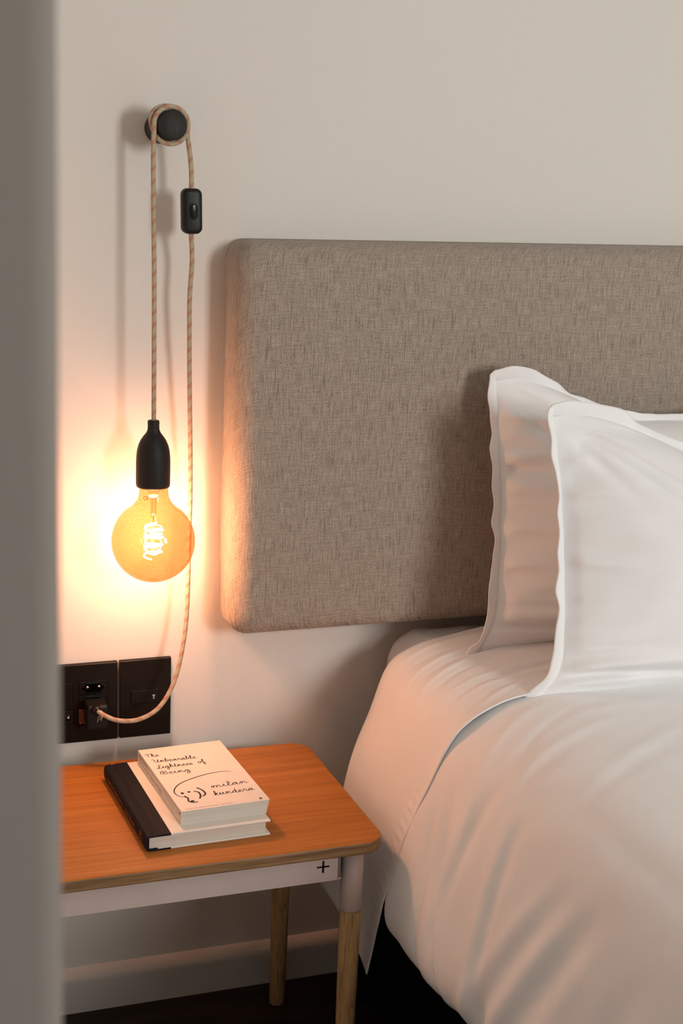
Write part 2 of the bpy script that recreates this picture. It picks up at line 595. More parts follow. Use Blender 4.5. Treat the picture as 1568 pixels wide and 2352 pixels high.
for lx in (0.93, 2 * BC - .93):
    for ly in (0.16, 1.9):
        child_at_world(lathe('leg', [(0, 0), (0.022, 0), (0.028, 0.04), (0, 0.04)], 'blackbase', None, 20, 'Z', (lx, ly, 0)), bed)

# duvet: quilted body hanging over the side, with a flat flap turned down at the head end
duvet = empty('duvet', (BC, 1.0, 0.3), 'puffy white cotton duvet hanging over the side of the bed, flap turned down', 'duvet')
def resample(P, n):
    P = np.asarray(P, float)
    s = np.r_[0, np.cumsum(np.linalg.norm(np.diff(P, axis=0), axis=1))]
    t = np.linspace(0, s[-1], n)
    return np.c_[np.interp(t, s, P[:, 0]), np.interp(t, s, P[:, 1])], t

def duvet_body():
    half = [(.815, .300), (.775, .278), (.742, .262), (.717, .274), (.709, .305), (.716, .352), (.735, .408), (.761, .470), (.796, .534), (.842, .574), (.90, .592), (1.0, .600), (1.3, .605), (1.6, .606)]
    L = catmull(half, 14)
    nh = 330
    # denser on the near side of the bed
    Lr, tl = resample(L, nh)
    Rr = Lr[::-1][::4].copy(); Rr[:, 0] = 2 * BC - Rr[:, 0]
    P = np.vstack([Lr, Rr[1:]])
    side = np.r_[np.ones(nh), np.zeros(len(Rr) - 1)]
    arc = np.r_[0, np.cumsum(np.hypot(*np.diff(P, axis=0).T))]
    T = np.gradient(P, axis=0); T /= np.linalg.norm(T, axis=1)[:, None]
    N = np.c_[-T[:, 1], T[:, 0]]                                # outward
    a = arc - 0.075                                             # 0 near the hem line
    ys = np.r_[np.linspace(1.745, 0.9, 380), np.linspace(0.895, -0.02, 60)]
    V = np.zeros((len(ys), len(P), 3))
    folds = [ # y at a=.27, slope dy/da, width, amp, a range
        (1.645, 0.40, .013, -.0060, .02, .25), (1.612, 0.55, .016, -.0085, .02, .27), (1.588, .5, .012, .005, .03, .25),
        (1.533, .05, .017, -.0070, .08, .31), (1.556, .25, .014, .004, .05, .3), (1.445, .28, .014, -.0055, .04, .31),
        (1.467, .28, .018, .005, .04, .3), (1.322, -.33, .022, -.0085, .03, .27), (1.350, -.33, .02, .006, .03, .27),
        (1.262, -.30, .026, -.0115, .02, .28), (1.292, -.3, .02, .007, .03, .26), (1.225, -.25, .022, .007, .03, .25),
        (1.15, -.2, .03, -.010, .02, .26), (1.05, .1, .035, -.010, .0, .27), (.92, -.1, .04, -.012, .0, .27), (1.40, .1, .018, -.004, .0, .17)]
    for j, y in enumerate(ys):
        d = np.zeros(len(P))
        for y0, sl, w, am, a0, a1 in folds:
            yc = y0 + sl * (a - .27)
            d += (0.80 if y0 > 1.36 else 0.62) * am * np.exp(-((y - yc) / (w * .85)) ** 2) * ss(a0 - .03, a0 + .05, a) * (1 - ss(a1 - .07, a1 + .05, a))
        yy = np.full(len(P), y)
        lower = 1 - ss(.10, .34, a)
        d += lower * (0.020 * vnoise(yy * 7 + 3.1, a * 2.5) + 0.010 * vnoise(yy * 19, a * 6 + 9))
        top = ss(.22, .36, a)
        d += top * (0.0055 * vnoise(yy * 6 + a * 3, a * 5 + 20) + 0.0018 * vnoise(yy * 22 + a * 17, a * 11 + 5))
        # soft creases fanning out on the top next to the flap
        for k, (yc, ac, sl, w, am) in enumerate([(1.60, .36, .35, .011, .0032), (1.565, .40, .45, .010, -.003), (1.53, .42, .25, .012, .003), (1.50, .36, .2, .014, -.003), (1.585, .52, .1, .015, .003), (1.47, .5, .5, .016, .0035), (1.42, .44, .4, .016, -.003)]):
            d += 0.5 * am * np.exp(-((y - yc - sl * (a - ac)) / w) ** 2) * np.exp(-((a - ac) / .085) ** 2)
        # long lengthwise crease along the shoulder
        d += -0.0018 * np.exp(-((a - .355 - .02 * (1.35 - y)) / .016) ** 2) * (1 - ss(1.3, 1.5, y))
        # puffed band at the hem
        d += 0.006 * np.exp(-((a - .015) / .035) ** 2) * (0.3 + vnoise(yy * 12, yy * 0 + 4) * 1.4)
        d += 0.0085
        d -= 0.024 * ss(1.668, 1.735, y)                          # tucks under the flap
        foot = ss(0.10, -0.02, y) if False else np.clip((0.10 - y) / 0.12, 0, 1) ** 2
        V[j, :, 0] = P[:, 0] + N[:, 0] * d
        V[j, :, 1] = y
        V[j, :, 2] = P[:, 1] + N[:, 1] * d - 0.06 * foot
        hem = 0.018 * vnoise(yy * 9 + 1.7, yy * 0 + 2) + 0.010 * np.sin(y * 31) * 0.5 + .026 * (1 - ss(1.56, 1.67, y))
        V[j, :, 2] += hem * (1 - ss(.0, .16, a)) * side
    child_at_world(grid_mesh('quilt_body', V[::-1].copy(), 'linen', None, 0.012), duvet)
duvet_body()

def duvet_flap():
    front = [(.6960, .200), (.7035, .235), (.7070, .270), (.7115, .314), (.7245, .358), (.7370, .408), (.7565, .475), (.7950, .552), (.845, .588), (.90, .601), (1.0, .608), (1.3, .612), (1.6, .613)]
    back = [(.7215, .203), (.735, .285), (.751, .365), (.774, .468), (.797, .553), (.838, .583), (.90, .594), (1.0, .599), (1.3, .602), (1.6, .603)]
    n = 300
    F, tf = resample(catmull(front, 14), n)
    Bk, tb = resample(catmull(back, 14), n)
    ny = 210
    V = np.zeros((ny, n + n // 4, 3))
    for j in range(ny):
        v = j / (ny - 1)                                        # 0 at the turned edge, 1 at the head
        P = F * (1 - v) + Bk * v
        T = np.gradient(P, axis=0); T /= np.linalg.norm(T, axis=1)[:, None]
        N = np.c_[-T[:, 1], T[:, 0]]
        a = np.r_[0, np.cumsum(np.hypot(*np.diff(P, axis=0).T))]
        yfront = 1.692 - 0.036 * ss(.10, .42, a) + 0.004 * np.sin(a * 40) * (1 - ss(.3, .45, a))
        yback = 1.950 - 0.022 * np.exp(-((a - .40) / .09) ** 2) + 0.004 * np.sin(a * 33 + 1)
        y = yfront + (yback - yfront) * v
        d = 0.0020 * np.exp(-v / .10) + 0.0060 * np.exp(-((a - .385) / .06) ** 2) * np.exp(-v / .05) + 0.0040 * np.exp(-((a - .27) / .06) ** 2) * np.exp(-v / .06)
        d += 0.007 * vnoise(y * 9 + a * 2, a * 6) * ss(.0, .1, a)
        d += (1 - ss(.25, .42, a)) * 0.010 * vnoise(y * 13 + 5, a * 3 + 2)
        # fine gathered creases on the top, fanning from the corner of the mattress
        for yc, ac, sl, w, am, la in [(1.915, .50, .10, .0065, .0042, .11), (1.890, .50, .16, .0060, -.0036, .12), (1.868, .47, .22, .0055, .0038, .12), (1.846, .46, .28, .0055, -.0034, .11), (1.826, .45, .30, .0055, .0036, .10), (1.800, .44, .34, .006, -.003, .09),
                                      (1.770, .52, .12, .0060, .0045, .09), (1.752, .50, .2, .0055, -.0036, .10), (1.735, .55, .05, .0065, .0045, .10), (1.715, .50, .25, .006, -.003, .08), (1.700, .47, .4, .007, .003, .08), (1.940, .44, .1, .007, -.003, .08)]:
            d += 0.6 * am * np.exp(-((y - yc - sl * (a - ac)) / w) ** 2) * np.exp(-((a - ac) / la) ** 2)
        # hem stitching ripple near the free edge
        d += 0.0010 * np.sin(a * 420 + 3 * vnoise(a * 30, a * 0)) * np.exp(-((v - .10) / .05) ** 2) * (1 - ss(.2, .4, a))
        V[j, :n, 0] = P[:, 0] + N[:, 0] * d
        V[j, :n, 1] = y
        V[j, :n, 2] = P[:, 1] + N[:, 1] * d + 0.006 * math.sin(v * 9 + .6) * (1 - ss(0, .1, a)) 
        V[j, n:, :] = V[j, :n][::-1][::4][:n // 4]
        V[j, n:, 0] = 2 * BC - V[j, n:, 0]
    child_at_world(grid_mesh('turned_flap', V[::-1].copy(), 'linen', None, 0.0022), duvet)
duvet_flap()

# ------------------------------------------------------------------ pillows
def pillow(name, label, center, rot, W, H, T, ear, seed, sag_c, tail):
    root = empty(name, center, label, 'pillow', 'white pillows standing against the headboard', rot)
    nu, nv = 150, 110
    u = np.linspace(-1, 1, nu); v = np.linspace(-1, 1, nv)
    # spacing denser towards the edges
    u = np.sign(u) * (1 - (1 - np.abs(u)) ** 1.35); v = np.sign(v) * (1 - (1 - np.abs(v)) ** 1.35)
    U, Vv = np.meshgrid(u, v)
    def outline(U, Vv):
        x = U * W / 2 * (1 - 0.030 * (1 - Vv ** 2))
        z = Vv * H / 2
        # top edge sags between its raised corners, bottom edge stays straighter
        up = (1 + Vv) / 2
        z = z - up ** 2 * ear * ss(0.06, sag_c, 1 - np.abs(U))
        z = z + (1 - up) ** 2 * 0.012 * (1 - U ** 2)
        # lower corners splay out
        x = x + np.sign(U) * tail * np.exp(-((1 + Vv) / 0.17) ** 2) * np.abs(U) ** 8
        return x, z
    X, Z = outline(U, Vv)
    prof_ = (1 - np.abs(U) ** 1.9) ** 0.78 * (1 - np.abs(Vv) ** 2.4) ** 0.60
    th = T / 2 * prof_
    ed = 1 - np.maximum(np.abs(U), 0)
    edv = 1 - np.abs(Vv)
    rs = random.Random(int(seed * 10))
    wr = np.zeros_like(U)
    for k in range(30):                       # gathers running in from the side seams
        v0, sl, ln_, w_ = rs.uniform(-.92, .9), rs.uniform(-.22, .22), rs.uniform(.10, .42), rs.uniform(.016, .045)
        am = rs.uniform(.0025, .0065) * rs.choice((-1, 1, 1))
        q = (U + 1) if k < 20 else (1 - U)
        wr += am * np.exp(-((Vv - v0 - sl * q) / (w_ * (1 + 1.5 * q))) ** 2) * np.exp(-(q / ln_) ** 2)
    wr += 0.008 * vnoise(U * 9 + seed, Vv * 2) * np.exp(-(edv / .25) ** 2)
    wr += 0.010 * vnoise(U * 2.2 + Vv * 2.5 + seed, Vv * 2.4 - U * 1.3) + 0.004 * vnoise(U * 6 - Vv * 7 + seed, Vv * 4 + U * 5)
    # diagonal pulls from the upper corners
    for k in range(3):
        q = (1 - np.abs(U)) * 1.2 - (1 - Vv) * (0.55 + .38 * k)
        wr += -0.0055 * np.exp(-(q / .045) ** 2) * np.exp(-(((1 - Vv) - .32) / .22) ** 2) * (U < 0.2)
    # big soft fold along the foot of the pillow
    fold = Vv + 0.80 + 0.10 * (U + 1)
    wr += -0.012 * np.exp(-(fold / .030) ** 2) * np.exp(-((U + .72) / .33) ** 2) + 0.007 * np.exp(-((fold - .09) / .05) ** 2) * np.exp(-((U + .7) / .4) ** 2)
    edge = np.minimum(1, np.minimum(ed, edv) / .05)
    wr = wr * edge * np.minimum(1, th / .014)
    fr = np.dstack([X, -(th * 1.34 + wr), Z])
    bk = np.dstack([X, th * 0.66 + wr * 0.4, Z])
    verts = np.vstack([fr.reshape(-1, 3), bk.reshape(-1, 3)])
    faces = []
    off = nu * nv
    for j in range(nv - 1):
        for i in range(nu - 1):
            a, b, c, d = j * nu + i, j * nu + i + 1, (j + 1) * nu + i + 1, (j + 1) * nu + i
            faces.append((a, b, c, d)); faces.append((off + a, off + d, off + c, off + b))
    me = bpy.data.meshes.new('pillow_body')
    me.from_pydata(verts.tolist(), [], faces)
    b = bmesh.new(); b.from_mesh(me)
    bmesh.ops.remove_doubles(b, verts=b.verts, dist=0.0002)
    bmesh.ops.recalc_face_normals(b, faces=b.faces)
    b.to_mesh(me); b.free()
    link('pillow_body', me, 'linen', root, True)
    # flat flange sewn around the edge, rippling
    per = []
    for s in np.linspace(-1, 1, 170): per.append((s, 1.0))
    for s in np.linspace(1, -1, 120)[1:]: per.append((1.0, s))
    for s in np.linspace(1, -1, 170)[1:]: per.append((s, -1.0))
    for s in np.linspace(-1, 1, 120)[1:-1]: per.append((-1.0, s))
    per = np.array(per)
    ex, ez = outline(per[:, 0], per[:, 1])
    E_ = np.c_[ex, ez]
    tg = np.roll(E_, -1, 0) - np.roll(E_, 1, 0)
    tg /= np.linalg.norm(tg, axis=1)[:, None]
    nr = np.c_[-tg[:, 1], tg[:, 0]]
    s = np.r_[0, np.cumsum(np.linalg.norm(np.diff(E_, axis=0), axis=1))]
    # blend corner normals
    for _ in range(2):
        nr = (np.roll(nr, 1, 0) + nr * 2 + np.roll(nr, -1, 0)); nr /= np.linalg.norm(nr, axis=1)[:, None]
    rip = 0.014 * vnoise(s * 17 + seed, s * 0 + 1) + 0.006 * vnoise(s * 41 + seed, s * 0 + 7)
    wid = 0.0115 + 0.010 * vnoise(s * 14 + seed, s * 0 + 13) + 0.008 * vnoise(s * 39, s * 0 + 3)
    wid = wid * np.where(np.abs(per[:, 0]) > .999, .82, 1.15)
    low = np.exp(-((per[:, 1] + 1) / .08) ** 2) * np.exp(-((np.abs(per[:, 0]) - 1) / .12) ** 2)
    wid = wid + 0.014 * low * (1 + 1.2 * vnoise(s * 60 + seed, s * 0 + 9))
    rip = rip * (1 + 1.8 * low) + low * 0.004 * np.sin(s * 190)
    rows = []
    for k in range(7):
        q = k / 6
        off_ = -0.004 + (wid + 0.004) * q
        y = rip * q - 0.0045 * math.sin(q * PI) * (1 - .5 * q) - 0.005 * q * q
        z = E_[:, 1] + nr[:, 1] * off_
        rows.append(np.c_[E_[:, 0] + nr[:, 0] * off_, y, z])
    rows = np.array(rows)
    n = rows.shape[1]
    fc = [(k * n + i, k * n + (i + 1) % n, (k + 1) * n + (i + 1) % n, (k + 1) * n + i) for k in range(6) for i in range(n)]
    o = from_py('flange', rows.reshape(-1, 3), fc, 'linen', root, True)
    md = o.modifiers.new('thickness', 'SOLIDIFY'); md.thickness = 0.0018; md.offset = 0
    return root

pillow('pillow', 'white flanged pillow at the back, leaning on the taupe headboard', (1.268, 1.880, 0.789), (math.radians(-7.5), 0, math.radians(0.0)), 0.68, 0.395, 0.185, 0.066, 1.3, 0.74, 0.022)
pillow('pillow', 'white flanged pillow in front, leaning on the pillow behind it', (1.273, 1.690, 0.776), (math.radians(-13.0), 0, math.radians(-1.0)), 0.68, 0.385, 0.175, 0.088, 6.7, 0.95, 0.036)

# ------------------------------------------------------------------ bedside table
TX0, TX1, TY0, TY1, TZ = 0.1450, 0.6985, 1.6560, 2.0000, 0.42
table = empty('bedside_table', ((TX0 + TX1) / 2, (TY0 + TY1) / 2, 0), 'oak-topped bedside table with blush drawer and round oak legs', 'bedside table')
TO = Vector(table.location)
def tlocal(o):
    return child_at_world(o, table)
def rr_ring(ins, z, r):
    return [(x, y, z) for x, y in rrect(TX0 + ins, TX1 - ins, TY0 + ins, TY1 - ins, r, 10)]
tz0 = TZ - 0.0172
rings = [rr_ring(.003, tz0, .029), rr_ring(.0008, tz0 + .0010, .031), rr_ring(0, tz0 + .003, .032), rr_ring(0, TZ - .003, .032), rr_ring(.0008, TZ - .0010, .031), rr_ring(.003, TZ, .029)]
top = tlocal(loft('table_top', rings, 'oak', None, False))
top.data.materials.append(MAT['oak_edge'])          # same wood as the top, the sides' dimmer, greyer light put into its colour
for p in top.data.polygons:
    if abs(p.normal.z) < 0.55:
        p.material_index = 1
# drawer: lacquered steel tray whose front carries a cut-out plus sign
drawer_y = 1.676
DX0, DX1, DZ0, DZ1 = TX0 + .060, 0.6370, 0.3615, tz0 - 0.0008
def drawer_front():
    cx, cz, arm, t2 = 0.6168, 0.3828, 0.0088, 0.0014
    xs = [DX0, cx - arm, cx - t2, cx + t2, cx + arm, DX1 - .005]
    zs = [DZ0, cz - arm, cz - t2, cz + t2, cz + arm, DZ1]
    bm = bmesh.new()
    y0, y1 = drawer_y, drawer_y + 0.0014
    def quad(pts):
        bm.faces.new([bm.verts.new(p) for p in pts])
    hole = {(2, 1), (2, 2), (2, 3), (1, 2), (3, 2)}
    for i in range(5):
        for k in range(5):
            if (i, k) in hole:
                for di, dk, p, q in ((-1, 0, (xs[i], zs[k]), (xs[i], zs[k + 1])), (1, 0, (xs[i + 1], zs[k]), (xs[i + 1], zs[k + 1])), (0, -1, (xs[i], zs[k]), (xs[i + 1], zs[k])), (0, 1, (xs[i], zs[k + 1]), (xs[i + 1], zs[k + 1]))):
                    if (i + di, k + dk) not in hole:
                        quad([(p[0], y0, p[1]), (q[0], y0, q[1]), (q[0], y1, q[1]), (p[0], y1, p[1])])
                continue
            for y in (y0, y1):
                quad([(xs[i], y, zs[k]), (xs[i + 1], y, zs[k]), (xs[i + 1], y, zs[k + 1]), (xs[i], y, zs[k + 1])])
    # rounded end at the right
    r = 0.005
    xa = xs[-1]
    out = [(xa, DZ0)] + [(xa + r * math.sin(math.radians(a)), DZ0 + r - r * math.cos(math.radians(a))) for a in range(15, 91, 15)] + [(DX1, DZ1), (xa, DZ1)]
    for y in (y0, y1):
        quad([(x, y, z) for x, z in out])
    for p, q in zip(out[:-2], out[1:-1]):
        quad([(p[0], y0, p[1]), (q[0], y0, q[1]), (q[0], y1, q[1]), (p[0], y1, p[1])])
    quad([(DX0, y0, DZ0), (xa, y0, DZ0), (xa, y1, DZ0), (DX0, y1, DZ0)])
    quad([(DX0, y0, DZ0), (DX0, y0, DZ1), (DX0, y1, DZ1), (DX0, y1, DZ0)])
    bmesh.ops.remove_doubles(bm, verts=bm.verts, dist=1e-6)
    return from_bm('drawer_front', bm, 'pink_metal')
dr = tlocal(drawer_front())
bm = bm_box(DX0 + .002, DX1 - .003, drawer_y + .012, TY1 - .06, DZ0 + .001, DZ0 + .003)
bm_box(DX0 + .002, DX0 + .004, drawer_y + .012, TY1 - .06, DZ0 + .003, DZ1 - .004, bm)
bm_box(DX1 - .005, DX1 - .003, drawer_y + .012, TY1 - .06, DZ0 + .003, DZ1 - .004, bm)
bm_box(DX0 + .002, DX1 - .003, TY1 - .062, TY1 - .06, DZ0 + .003, DZ1 - .004, bm)
bm_box(DX0 + .006, DX1 - .007, drawer_y + .012, drawer_y + .014, DZ0 + .004, DZ1 - .004, bm)
tlocal(from_bm('drawer_tray', bm, 'drawer_in'))
tlocal(box('drawer_clip', DX1 - .004, DX1 + .007, drawer_y + .004, drawer_y + .012, DZ0 - .0015, DZ0 + .0005, 'pink_metal'))
legs = [(0.6632, 1.6917), (0.6580, 1.9725), (TX0 + .0355, 1.6917), (TX0 + .0405, 1.9725)]
for lx, ly in legs:
    zb = 0.309
    rf = 0.0122
    lg = lathe('leg', [(0, 0), (rf - .0015, 0), (rf, .0015), (0.01455, zb - .0006), (0.0140, zb - .0006), (0.0140, zb)], 'oak_leg', None, 40, 'Z', (0, 0, 0))
    lg.location = (lx, ly, 0)
    tlocal(lg)
    sl = lathe('leg_sleeve', [(0.0140, zb), (0.0148, zb + .0002), (0.0148, zb + .0015), (0.0150, tz0), (0, tz0)], 'pink_metal', None, 40, 'Z', (0, 0, 0))
    sl.location = (lx, ly, 0)
    tlocal(sl)
    sl['label'] = 'blush lacquered metal sleeve at the top of the leg'
bm = bm_box(DX1 + .004, 0.652, 1.705, 1.96, tz0 - .022, tz0)
tlocal(from_bm('side_rail', bm, 'pink_metal'))
bm = bm_box(TX0 + .05, DX0 - .004, 1.705, 1.96, tz0 - .022, tz0)
tlocal(from_bm('side_rail', bm, 'pink_metal'))

# ------------------------------------------------------------------ lettering helpers
GL = {
 'T': (1.25, [[(-.25, 1.62), (.2, 1.85), (.8, 1.8), (1.45, 1.95)], [(.5, 1.82), (.52, 1.0), (.5, .02)]]),
 'h': (1.05, [[(0, .2), (.4, 1.1), (.5, 1.8), (.34, 2.0), (.22, 1.6), (.17, 0), (.2, .45), (.42, .95), (.64, .85), (.64, .2), (.82, 0), (1.05, .18)]]),
 'e': (.88, [[(0, .18), (.4, .45), (.6, .8), (.4, 1.0), (.16, .7), (.2, .2), (.48, 0), (.88, .18)]]),
 'U': (1.5, [[(-.35, 1.55), (-.05, 1.8), (.2, 1.6), (.2, .6), (.45, .05), (.85, .5), (1.05, 1.7), (1.02, .35), (1.25, 0), (1.5, .18)]]),
 'n': (1.2, [[(0, .18), (.2, .85), (.3, .95), (.32, 0), (.38, .45), (.6, .95), (.8, .8), (.8, .18), (.98, 0), (1.2, .18)]]),
 'm': (1.7, [[(0, .18), (.2, .85), (.3, .95), (.32, 0), (.38, .45), (.6, .95), (.78, .8), (.8, 0), (.86, .45), (1.1, .95), (1.3, .8), (1.3, .18), (1.48, 0), (1.7, .18)]]),
 'b': (.98, [[(0, .18), (.4, 1.2), (.46, 1.85), (.32, 2.0), (.2, 1.5), (.2, .3), (.45, 0), (.74, .4), (.6, .85), (.72, .72), (.98, .8)]]),
 'a': (1.15, [[(0, .18), (.3, .85), (.72, .85), (.45, 1.0), (.12, .55), (.22, .08), (.5, .15), (.76, .92), (.76, .2), (.94, 0), (1.15, .18)]]),
 'r': (1.0, [[(0, .18), (.25, .85), (.3, 1.08), (.45, .85), (.7, .9), (.66, .2), (.8, 0), (1.0, .18)]]),
 'l': (.7, [[(0, .18), (.45, 1.3), (.45, 1.95), (.26, 1.9), (.2, .3), (.4, 0), (.7, .18)]]),
 'L': (1.15, [[(1.0, 1.55), (.85, 1.9), (.52, 1.75), (.5, .95), (.36, .2), (.05, -.02), (-.12, .2), (.2, .36), (.6, .05), (1.15, .15)], [(.2, 1.0), (.75, 1.08)]]),
 'i': (.7, [[(0, .18), (.25, .95), (.25, .2), (.44, 0), (.7, .18)], [(.3, 1.38), (.38, 1.46)]]),
 'g': (1.15, [[(0, .18), (.3, .85), (.72, .85), (.45, 1.0), (.12, .55), (.22, .08), (.5, .15), (.76, .92), (.76, -.5), (.5, -1.05), (.22, -.75), (.6, -.12), (1.15, .2)]]),
 't': (.8, [[(0, .18), (.32, 1.0), (.36, 1.7), (.3, .2), (.5, 0), (.8, .18)], [(.02, 1.22), (.75, 1.3)]]),
 's': (.85, [[(0, .12), (.36, .9), (.44, 1.02), (.56, .5), (.42, .05), (.2, .1), (.55, .08), (.85, .2)]]),
 'o': (1.0, [[(.5, 1.0), (.14, .65), (.22, .1), (.55, .05), (.76, .6), (.5, 1.0), (.7, .82), (1.0, .9)]]),
 'f': (.95, [[(0, .9), (.42, 1.35), (.5, 1.95), (.32, 1.95), (.28, .5), (.24, -.8), (.42, -.95), (.5, -.4), (.3, .15), (.95, .5)]]),
 'B': (1.35, [[(.42, 1.65), (.38, .05)], [(.0, .75), (.02, 1.4), (.5, 1.8), (1.0, 1.6), (.85, 1.1), (.4, .95), (1.0, .75), (1.1, .2), (.6, -.02), (.05, .2), (-.1, .6), (.1, 1.0)]]),
 'k': (.98, [[(0, .18), (.4, 1.4), (.4, 1.95), (.22, 1.8), (.2, 0), (.24, .5), (.6, .95), (.64, .65), (.28, .5), (.62, .03), (.98, .18)]]),
 'u': (1.15, [[(0, .18), (.18, .95), (.18, .2), (.42, 0), (.72, .92), (.74, .2), (.92, 0), (1.15, .18)]]),
 'd': (1.15, [[(0, .18), (.3, .85), (.7, .85), (.45, 1.0), (.12, .55), (.22, .08), (.5, .15), (.76, .95), (.8, 1.95), (.76, .2), (.94, 0), (1.15, .18)]]),
}
def ribbon(bm, P, w, z=0.0, taper=False):
    P = np.asarray(P, float)
    T = np.gradient(P, axis=0); T /= np.linalg.norm(T, axis=1)[:, None] + 1e-12
    N = np.c_[-T[:, 1], T[:, 0]]
    W = np.full(len(P), w / 2.0) if not hasattr(w, '__len__') else np.asarray(w) / 2
    if taper:
        q = np.linspace(0, 1, len(P)); W = W * (0.45 + 0.55 * np.sin(PI * np.clip(q * 1.0, 0, 1)) ** .6)
    A = [bm.verts.new((*(p + n * k), z)) for p, n, k in zip(P, N, W)]
    B = [bm.verts.new((*(p - n * k), z)) for p, n, k in zip(P, N, W)]
    for i in range(len(P) - 1):
        bm.faces.new((A[i], A[i + 1], B[i + 1], B[i]))
def script_word(bm, word, x0, x1, y, xh, w, y1=None):
    tot = sum(GL[c][0] for c in word)
    sx = (x1 - x0) / tot
    x = 0
    y1 = y if y1 is None else y1
    for c in word:
        adv, strokes = GL[c]
        for st in strokes:
            P = [(x0 + (x + px) * sx, y + (y1 - y) * (x + px) / tot + py * xh) for px, py in st]
            ribbon(bm, catmull(P, 7), w)
        x += adv
def flat_bm(name, bm, mat, parent, up=True):
    for f in bm.faces:
        f.normal_update()
        if f.normal.z < 0:
            f.normal_flip()
    me = bpy.data.meshes.new(name); bm.to_mesh(me); bm.free()
    return link(name, me, mat, parent)
def text_mesh(name, body, size, mat, parent, loc, rot, align='LEFT', sx=1.0):
    cu = bpy.data.curves.new(name + '_curve', 'FONT')
    cu.body = body; cu.size = size; cu.align_x = align
    cu.resolution_u = 2
    t = bpy.data.objects.new(name + '_tmp', cu)
    C.objects.link(t)
    me = bpy.data.meshes.new_from_object(t)
    bpy.data.objects.remove(t, do_unlink=True)
    me.name = name
    o = link(name, me, mat, parent)
    o.location = loc; o.rotation_euler = rot
    o.scale = (sx, 1, 1)
    return o

# ------------------------------------------------------------------ books
def paperback():
    root = empty('paperback_book', (.4934, 1.8333, 0.4412), 'cream paperback with black handwritten title, on top of the hardcover book', 'book', None, (0, 0, math.radians(3.0)))
    w, h, t = .0603, .1045, .0190
    c = .0004
    bm = bm_box(-w + .0008, w - .0004, -h + .0003, h - .0003, c, t - c)
    # page block leaning a little at the fore edge, as in a read paperback
    for v in bm.verts:
        if v.co.x > 0 and v.co.z < t / 2: v.co.x -= .004
    from_bm('page_block', bm, 'pages', root)
    bm = bm_box(-w, w, -h, h, t - c, t)
    bm_box(-w, w - .004, -h, h, 0, c, bm)
    bm_box(-w, -w + .0008, -h, h, c, t - c, bm)
    from_bm('cover', bm, 'cover', root)
    k = .001
    W = .00105
    for wd, xa, xb, ya, xh, yb_ in (('The', -55.5, -37, 76.5, 5.2, 76), ('Unbearable', -50, 10, 56.0, 5.6, 53.5), ('Lightness', -51, -1, 34.5, 5.8, 34.5), ('of', 6.5, 18.5, 35.5, 5.8, 36),
                                    ('Being', -51.5, -10, 14.5, 6, 14), ('milan', -1, 51, -47.5, 6.4, -45.5), ('kundera', -4, 52, -70.5, 6.4, -70)):
        bm = bmesh.new()
        script_word(bm, wd, xa * k, xb * k, ya * k, xh * k, W, yb_ * k)
        o = flat_bm('handwritten_word', bm, 'ink', root)
        o.location.z = t + .00012
    # a plain line sketch of a dog
    bm = bmesh.new()
    def ln(pts, w, taper=False):
        P = catmull([(x * k, y * k) for x, y in pts], 10)
        ribbon(bm, P, w * k, 0, taper)
    ln([(41, -3.5), (26, -.5), (8, -2), (-14, -9), (-34, -19), (-46, -31), (-52, -45), (-50, -58), (-42, -65)], 1.7, True)
    ln([(-43, -60), (-40.5, -68), (-42, -78), (-37, -83), (-31, -82)], 2.3)
    ln([(-27, -50), (-22, -54), (-22, -64), (-26, -74)], 2.4)
    ln([(-20, -40), (-15, -50), (-14.5, -62), (-20, -68)], 2.4)
    def blob(cx, cy, rx, ry):
        vs_ = [bm.verts.new(((cx + rx * math.cos(a)) * k, (cy + ry * math.sin(a)) * k, 0)) for a in np.linspace(0, 2 * PI, 18)[:-1]]
        bm.faces.new(vs_)
    blob(-43, -51.5, 2.2, 3.0); blob(-33.5, -50, 2.0, 2.4); blob(-37.3, -78.5, 2.8, 2.6)
    o = flat_bm('dog_sketch', bm, 'ink', root); o.location.z = t + .00012
    # publisher's double-stroke mark
    def mark(name, loc, rot, s):
        b = bmesh.new()
        for x in (0, 2.0):
            for a in (((x, 0), (x, 4.6)), ((x - .3, 4.3), (x + 1.6, 4.3)), ((x - .6, 2.6), (x + 1.0, 2.6))):
                ribbon(b, np.array(a) * s, 1.0 * s)
        m_ = flat_bm(name, b, 'ink', root); m_.location = loc; m_.rotation_euler = rot
    mark('cover_mark', (.0488, -.1005, t + .00012), (0, 0, 0), .001)
    mark('spine_mark', (-w - .00012, -.0955, .0105), (PI / 2, 0, -PI / 2), .0009)
    text_mesh('cover_quote', "'A dark and brilliant achievement.'  Ian McEwan", .0036, 'greyink', root, (-.0535, -.1003, t + .00012), (0, 0, 0), 'LEFT', 0.93)
    # spine lettering reads downwards, so it runs towards the front
    R = Matrix(((0, 0, -1), (-1, 0, 0), (0, 1, 0))).to_euler()
    text_mesh('spine_author', 'Milan Kundera', .0078, 'greyink', root, (-w - .00012, .099, .0112), R, 'LEFT', 1.0)
    text_mesh('spine_title', 'The Unbearable Lightness of Being', .0082, 'icon', root, (-w - .00012, .099, .0038), R, 'LEFT', 0.98)
paperback()

